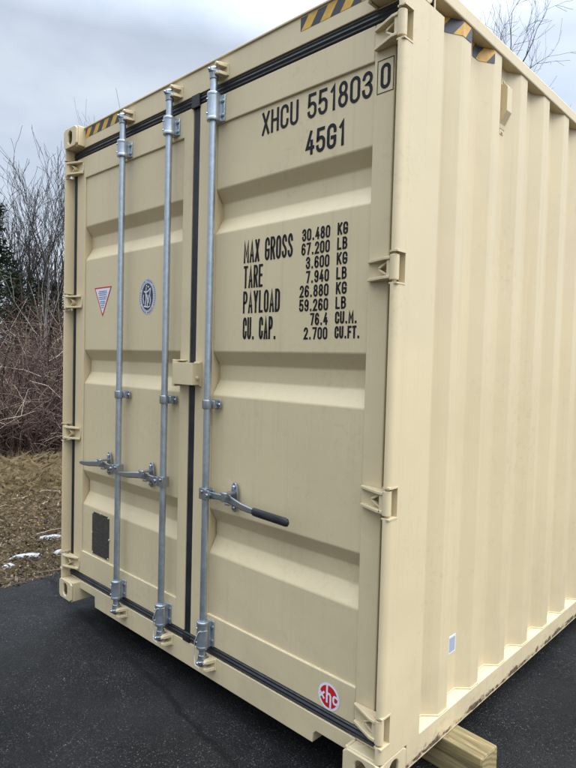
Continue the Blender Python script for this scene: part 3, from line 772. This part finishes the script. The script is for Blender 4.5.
# red round sticker with white xhc
cx, cz = 2.158, .2295
s1 = MB(); disc(s1, cx, cz, .053, .053, YD-.0008); s1.build('round_sticker', M_WHITE, DR)
s2 = MB(); disc(s2, cx, cz, .0435, .0435, YD-.0014); s2.build('sticker_print', M_RED, DR)
s3 = MB(); hz = cz-.002
strokes(s3, [[(cx-.047, hz+.014), (cx-.021, hz-.014)], [(cx-.047, hz-.014), (cx-.021, hz+.014)], [(cx-.008, cz+.045), (cx-.008, hz-.024)],
    [(cx-.008, hz+.006), (cx-.003, hz+.014), (cx+.006, hz+.014), (cx+.010, hz+.006), (cx+.010, cz-.045)],
    [(cx+.045, hz+.008), (cx+.040, hz+.013), (cx+.029, hz+.013), (cx+.024, hz+.006), (cx+.024, hz-.008), (cx+.029, hz-.014), (cx+.040, hz-.014), (cx+.045, hz-.008)]], .0085, YD-.0019)
s3.build('sticker_print', M_WHITE, DR, fix=False)
# dark data plate with rivets and a notched outline
b = MB(); b.prism([(.292, .330), (.478, .330), (.484, .338), (.484, .445), (.478, .452), (.484, .460), (.484, .575), (.478, .583), (.392, .583), (.387, .577), (.382, .583), (.296, .583), (.290, .575), (.290, .462), (.296, .455), (.290, .448), (.290, .338)], 'y', YP-.004, YP-.0005)
DP = b.build('data_plate', M_PLATE, DL)
for px, pz in ((.297, .337), (.478, .337), (.287, .455), (.488, .452), (.299, .577), (.478, .577), (.387, .586)):
    b = MB(); b.tube([(px, YP-.001, pz), (px, YP-.0055, pz), (px, YP-.007, pz)], [.006, .006, .003], 10); b.build('rivet', M_PAINT, DL)
# hazard tape on the header
for x0, x1, z0, z1 in ((.170, .560, 2.828, 2.8795), (1.920, 2.268, 2.826, 2.8775)):
    b = MB(); b.face((x0, .0560, z0), (x1, .0560, z0), (x1, .0560, z1), (x0, .0560, z1)); b.build('hazard_tape', M_HZF, HEAD)

# ------------------------------------------------------------------ timber under the container
b = MB(); tl = empty('timber_block', (1.2, .5960, GZ))
b.box(-1.15, 1.4105, -.0625, .0625, .0, .1345)
o = b.build('timber_beam', M_WOOD, tl, bevel=.005)
b = MB(); b.box(1.4108, 1.4124, -.0575, .0575, .005, .1295); b.build('end_grain', M_END, tl)
tl.rotation_euler.z = radians(-3.5)
tag(tl, 'squared treated timber block under the near right corner of the container', 'timber block')

# ------------------------------------------------------------------ background plants
GUP = Vector((0, 0, 1))
def spot(u, depth):
    """ground point seen in direction u (photo pixels) at a distance along the view axis"""
    p = CAM+_f*depth+RIGHT*((u-288)/FPX*depth); return Vector((p.x, p.y, 0))
def grow(b, p, d, length, r, level, rng, maxlev, minr, spread=.5, up=.25, wig=.18, kids=(3, 5), seg=5, q=4):
    pts = [p.copy()]; rs = [r]; dirs = []
    for i in range(seg):
        d = (d+Vector((rng.uniform(-1, 1), rng.uniform(-1, 1), rng.uniform(-.6, 1)))*wig+GUP*up*.15).normalized()
        p = p+d*(length/seg); pts.append(p.copy()); rs.append(max(minr, r*(1-.75*(i+1)/seg) if level else r*(1-.55*(i+1)/seg))); dirs.append(d.copy())
    b.tint = min(1, max(0, rng.gauss(.45, .2)))
    b.tube(pts, rs, q if level > 1 else 6, cap=False)
    if level >= maxlev: return
    n = rng.randint(*kids)
    for k in range(n):
        f = rng.uniform(.25 if level else .35, 1.0) if k else 1.0
        i = min(seg-1, int(f*seg)); base = pts[i]+(pts[i+1]-pts[i])*(f*seg-i if f < 1 else 1)
        az = rng.uniform(0, 2*pi); dd = dirs[i]; e = dd.orthogonal().normalized(); g = dd.cross(e)
        nd = (dd+(e*cos(az)+g*sin(az))*rng.uniform(spread*.6, spread*1.4)+GUP*up).normalized()
        grow(b, base, nd, length*rng.uniform(.5, .78), max(minr, rs[i]*rng.uniform(.5, .72)), level+1, rng, maxlev, minr, spread, up, wig, kids, seg, q)
def bare_tree(loc, height, label, seed, stems=1, maxlev=4, group=None, spread=.55, kids=(3, 5), minr=.004, mat_=None, r0=None, lean=0, up=.22, tilts=(.10, .32), tl=(.42, .55), bl=(.22, .34), wide=1.0):
    rng = random.Random(seed); t = empty('bare_tree', (loc.x, loc.y, hump(loc.x, loc.y) if -12 < loc.x < -.7 else GZ-.03)); tag(t, label, 'tree', group)
    tr = MB(); br = MB(); r0 = r0 or height*.014
    for s in range(stems):
        az = 2*pi*s/max(1, stems)+rng.uniform(-.4, .4); tilt = 0 if stems == 1 else rng.uniform(*tilts)
        d = Vector((cos(az)*tilt+lean, sin(az)*tilt, 1)).normalized(); p = Vector((cos(az)*.08*(stems > 1), sin(az)*.08*(stems > 1), -.1))
        L_ = height*rng.uniform(*tl); pts = [p]; rs = [r0]; dirs = []
        for i in range(7):
            d = (d+Vector((rng.uniform(-1, 1), rng.uniform(-1, 1), .6))*.06).normalized(); p = p+d*L_/7; pts.append(p); rs.append(r0*(1-.5*(i+1)/7)); dirs.append(d)
        tr.tint = .35; tr.tube(pts, rs, 8, cap=False)
        for k in range(rng.randint(7, 9)):
            f = 1.0 if k < 2 else rng.uniform(.3, 1); i = min(6, int(f*7)); dd = dirs[i]; e = dd.orthogonal().normalized(); g = dd.cross(e); a = rng.uniform(0, 2*pi)
            nd = (dd+(e*cos(a)+g*sin(a))*(rng.uniform(.3, .9) if k > 1 else .2)+GUP*.3).normalized()
            grow(br, pts[i+1], nd, height*rng.uniform(*bl), rs[i+1]*rng.uniform(.45, .7), 1, rng, maxlev, minr, spread, up, .16, kids)
    zs = sorted(v[2] for v in br.v); k = height/zs[min(len(zs)-1, int(len(zs)*(.997 if maxlev > 3 else 1)))]
    for q_ in (tr, br): q_.v = [(x*k*wide, y*k*wide, z*k) for x, y, z in q_.v]
    tr.build('trunk', mat_ or M_BARK, t, smooth=True, tint=True, fix=False); br.build('crown', mat_ or M_BARK, t, smooth=True, tint=True, fix=False)
    return t
bare_tree(spot(38, 20), 8.1, 'leafless many-stemmed tree above the thicket at the left edge', 11, stems=9, maxlev=4, spread=.42, kids=(2, 4), minr=.0055, r0=.115, up=.06, tilts=(.04, .40), tl=(.52, .68), bl=(.17, .27))
bare_tree(spot(60, 23), 8.2, 'leafless slender tree just left of the container, behind the many-stemmed tree', 12, stems=2, maxlev=4, spread=.5, kids=(2, 4), minr=.0055, r0=.095, up=.08, tilts=(.03, .12), tl=(.6, .7), bl=(.16, .24))
bare_tree(spot(12, 24), 6.4, 'low leafless tree behind the dark evergreens at the left edge', 13, stems=3, maxlev=3, spread=.5, kids=(3, 4), minr=.008, r0=.05)
bare_tree(spot(116, 17), 8.75, 'leafless treetop whose twigs show over the hazard tape at the left end of the roof', 14, stems=1, maxlev=4, spread=.42, kids=(2, 3), minr=.0045, r0=.06, wide=.7)
bare_tree(spot(143, 19), 9.05, 'leafless treetop with a sparse twig just over the roof between the first two locking bars', 15, stems=1, maxlev=2, spread=.4, kids=(2, 3), minr=.004, r0=.06)
bare_tree(spot(498, 19), 12.55, 'leafless spreading treetop standing above the container roof at the right', 16, stems=1, maxlev=4, spread=.75, kids=(3, 5), minr=.0042, r0=.15, up=.03, tl=(.66, .70), bl=(.14, .2), wide=.55)
bare_tree(spot(482, 22), 16.0, 'tall leafless tree above the roof at the top edge of the picture', 17, stems=1, maxlev=4, spread=.7, kids=(3, 4), minr=.005, r0=.16, up=.05, tl=(.66, .7), bl=(.13, .2), wide=.75)
bare_tree(spot(541, 20), 11.4, 'leafless treetop with faint twigs over the roof rail at the far right', 18, stems=1, maxlev=2, spread=.4, kids=(2, 3), minr=.004, r0=.07)
bare_tree(spot(48.5, 11.5), 3.6, 'thin pale-barked young tree standing straight in the thicket', 19, stems=1, maxlev=2, spread=.4, kids=(1, 2), minr=.003, mat_=M_PALEBARK, r0=.036)

def evergreen(loc, height, width, label, seed):
    rng = random.Random(seed); t = empty('evergreen_tree', (loc.x, loc.y, GZ-.03)); tag(t, label, 'tree', 'dark evergreens behind the thicket')
    b = MB(); b.tint = .2; b.tube([(0, 0, -.1), (.03, .02, height*.5), (0, 0, height*.97)], [height*.02, height*.013, .01], 7); b.build('trunk', M_BARK, t, tint=True, smooth=True, fix=False)
    b = MB(); n = int(150*height/6)
    for i in range(n):
        z = height*(.06+.93*(i/n)**.9); rad = width*(1-(z/height)**1.35)*rng.uniform(.55, 1.12)+.12; az = rng.uniform(0, 2*pi)
        dirv = Vector((cos(az), sin(az), 0)); m_ = max(4, int(rad*11)); tone = rng.gauss(.45, .2)
        for k in range(m_):
            f = (k+rng.random())/m_; c = Vector((0, 0, z))+dirv*rad*f+Vector((0, 0, .10*f-.30*f*f*rad))
            for _ in range(4):
                a = rng.uniform(0, 2*pi); el = rng.uniform(-.7, .5); d = Vector((cos(a)*cos(el), sin(a)*cos(el), sin(el)))
                s = rng.uniform(.07, .17); e = d.orthogonal().normalized()*s*.22; cc = c+Vector((rng.gauss(0, .07), rng.gauss(0, .07), rng.gauss(0, .06)))
                b.tint = min(1, max(0, tone+rng.gauss(0, .15))); b.face(cc-e, cc+d*s*.5-e*.4, cc+d*s, cc+d*s*.5+e, cc+e)
    b.build('crown', M_NEEDLE, t, tint=True, fix=False)
for i, (u, dp, h, w, lb) in enumerate([(-5, 18, 6.3, 1.4, 'dark evergreen tree, the tallest, cut off by the left edge of the picture'), (16, 19, 4.3, 1.8, 'dark evergreen, second from the left, low and broad behind the thicket'),
        (36, 18.5, 4.0, 1.8, 'dark evergreen below the many-stemmed bare tree, behind the thicket'), (56, 20, 4.1, 1.7, 'dark evergreen right beside the container edge, behind the thicket')]):
    evergreen(spot(u, dp), h, w, lb, 30+i)

# bramble thicket: thousands of arching stems that read as one mass
rng = random.Random(5); b = MB()
def stem(x, y, h, lean, tint, r, q=3):
    z0 = hump(x, y); az = rng.uniform(0, 2*pi); p = Vector((x, y, z0-.05)); d = Vector((cos(az)*lean, sin(az)*lean, 1)).normalized(); pts = [p]; n = 6
    bend = Vector((cos(az), sin(az), -1.0))*rng.uniform(.02, .34)
    for i in range(n):
        d = (d+bend*(i/n)+Vector((rng.gauss(0, .16), rng.gauss(0, .16), rng.gauss(0, .10)))).normalized(); p = p+d*h/n; pts.append(p)
    b.tint = tint; b.tube(pts, [r*(1-.7*i/n) for i in range(n+1)], q, cap=False)
    for k in range(rng.randint(2, 5)):
        i = rng.randint(1, n-1); dd = Vector((rng.gauss(0, 1), rng.gauss(0, 1), rng.gauss(.35, .7))).normalized(); L_ = rng.uniform(.12, .5)*min(1, h)
        c = pts[i]; b.tint = min(1, max(0, tint+rng.gauss(0, .12))); b.tube([c, c+dd*L_*.5+Vector((rng.gauss(0, .04), rng.gauss(0, .04), .02)), c+dd*L_+Vector((0, 0, rng.gauss(0, .06)))], [r*.55, r*.45, r*.25], 3, cap=False)
for i in range(5600):
    x = -4.5-abs(rng.gauss(0, 1))*1.9-.25; y = rng.uniform(-1.6, 8.5) if rng.random() < .82 else rng.uniform(-7, 14)
    front = -x-4.6
    h = rng.uniform(.5, 1.3)+min(1.5, front*.62)*rng.uniform(.5, 1.1)
    tint = min(1, max(0, rng.gauss(.44, .27)))
    stem(x, y, h*1.4, rng.uniform(.05, .8), tint, rng.choice((.0035, .005, .0065, .009, .013)))
tag(b.build('bramble_thicket', M_STEM, tint=True, fix=False), 'dense leafless reddish brown bramble thicket beyond the verge', 'thicket', kind='stuff')

# verge: dry grass blades and fallen leaves
rng = random.Random(8); b = MB()
def vy(): return rng.uniform(-1.2, 4.2) if rng.random() < .72 else rng.uniform(-6, 12)
for i in range(52000):
    x = -.72-rng.random()**.8*4.6; y = vy(); z = hump(x, y)
    tall = .05+.16*max(0, min(1, (-x-3.0)/1.6)); h = rng.uniform(.4, 1.4)*tall
    az = rng.uniform(0, 2*pi); ln = Vector((cos(az), sin(az), 0)); s = Vector((-sin(az), cos(az), 0))*rng.uniform(.0015, .0035)
    fl = rng.uniform(.2, 1.6); p0 = Vector((x, y, z-.004)); p1 = p0+ln*h*.4*fl+GUP*h*.6; p2 = p0+ln*h*fl*1.1+GUP*h*rng.uniform(.35, 1.0)
    b.tint = min(1, max(0, rng.gauss(.5+.12*(tall > .12), .24))); b.face(p0-s, p0+s, p1+s*.8, p2, p1-s*.8)
tag(b.build('dry_grass', M_BLADE, tint=True, fix=False), 'short dry tan grass on the verge beside the driveway', 'grass', kind='stuff')
b = MB()
for i in range(52000):
    x = -.66-rng.random()*4.9+(abs(rng.gauss(0, .05)) if rng.random() < .25 else 0); y = vy(); z = (hump(x, y) if x < -.68 else GZ-.004)+rng.uniform(0, .02 if x < -.68 else .004)
    s = rng.uniform(.007, .024); az = rng.uniform(0, 2*pi); t1, t2 = rng.gauss(0, .35), rng.gauss(0, .35)
    e = Vector((cos(az), sin(az), t1)); g = Vector((-sin(az), cos(az), t2))
    c = Vector((x, y, z+.006)); b.tint = min(1, max(0, rng.gauss(.40, .30)))
    b.face(c-e*s, c-g*s*.5-e*s*.2, c+g*.0+e*s*.1-g*s*.45, c+e*s, c+g*s*.5+e*s*.1+Vector((0, 0, s*.3)), c+g*s*.4-e*s*.4)
tag(b.build('fallen_leaves', M_LEAF, tint=True, fix=False), 'brown fallen leaves scattered over the verge', 'leaves', kind='stuff')
b = MB()                                             # broken twigs lying about
for i in range(500):
    x = -.75-rng.random()*4; y = vy(); z = hump(x, y)+.02; az = rng.uniform(0, 2*pi); l = rng.uniform(.08, .4); b.tint = rng.uniform(.2, .95)
    b.tube([(x, y, z), (x+cos(az)*l*.5, y+sin(az)*l*.5, z+rng.uniform(0, .03)), (x+cos(az+.2)*l, y+sin(az+.2)*l, z+rng.uniform(-.01, .04))], [.005, .004, .002], 4, cap=False)
tag(b.build('fallen_twigs', M_STEM, tint=True, fix=False), 'broken twigs lying over the brown verge', 'twigs', kind='stuff')
# last remnants of snow
def snow(x, y, rx, ry, h, label, seed, rot=0):
    rg = random.Random(seed); n = 22; b = MB(); rings = []
    wob = [1+rg.uniform(-.22, .22) for _ in range(n)]
    for s, hh in ((1, -.015), (.93, .4), (.7, .85), (.35, 1.0)):
        rings.append([(rx*s*wob[k]*cos(2*pi*k/n), ry*s*wob[k]*sin(2*pi*k/n), h*hh*(1+rg.uniform(-.15, .15))) for k in range(n)])
    vs = [v for R in rings for v in R]+[(0, 0, h)]; fs = [(i*n+k, i*n+(k+1) % n, (i+1)*n+(k+1) % n, (i+1)*n+k) for i in range(3) for k in range(n)]
    fs += [(3*n+k, 3*n+(k+1) % n, 4*n) for k in range(n)]
    b.add(vs, fs); o = b.build('snow_patch', M_SNOW, smooth=True); o.location = (x, y, hump(x, y)+.006); o.rotation_euler.z = rot
    tag(o, label, 'snow patch', 'remnants of snow on the verge')
snow(-1.24, .31, .04, .115, .028, 'longest thin patch of old snow on the verge, midway between driveway edge and thicket', 1, -.35)
snow(-1.62, .68, .04, .10, .030, 'bright patch of old snow highest up the verge, near the container edge', 2, -.3)
snow(-1.16, .56, .03, .06, .03, 'small snow remnant touching the left edge of the container in the picture', 3)
snow(-1.12, .13, .035, .05, .02, 'grey sunken lump of snow just below the longest patch', 4)
snow(-1.45, .02, .02, .03, .02, 'tiny speck of snow at the left edge of the picture', 5)
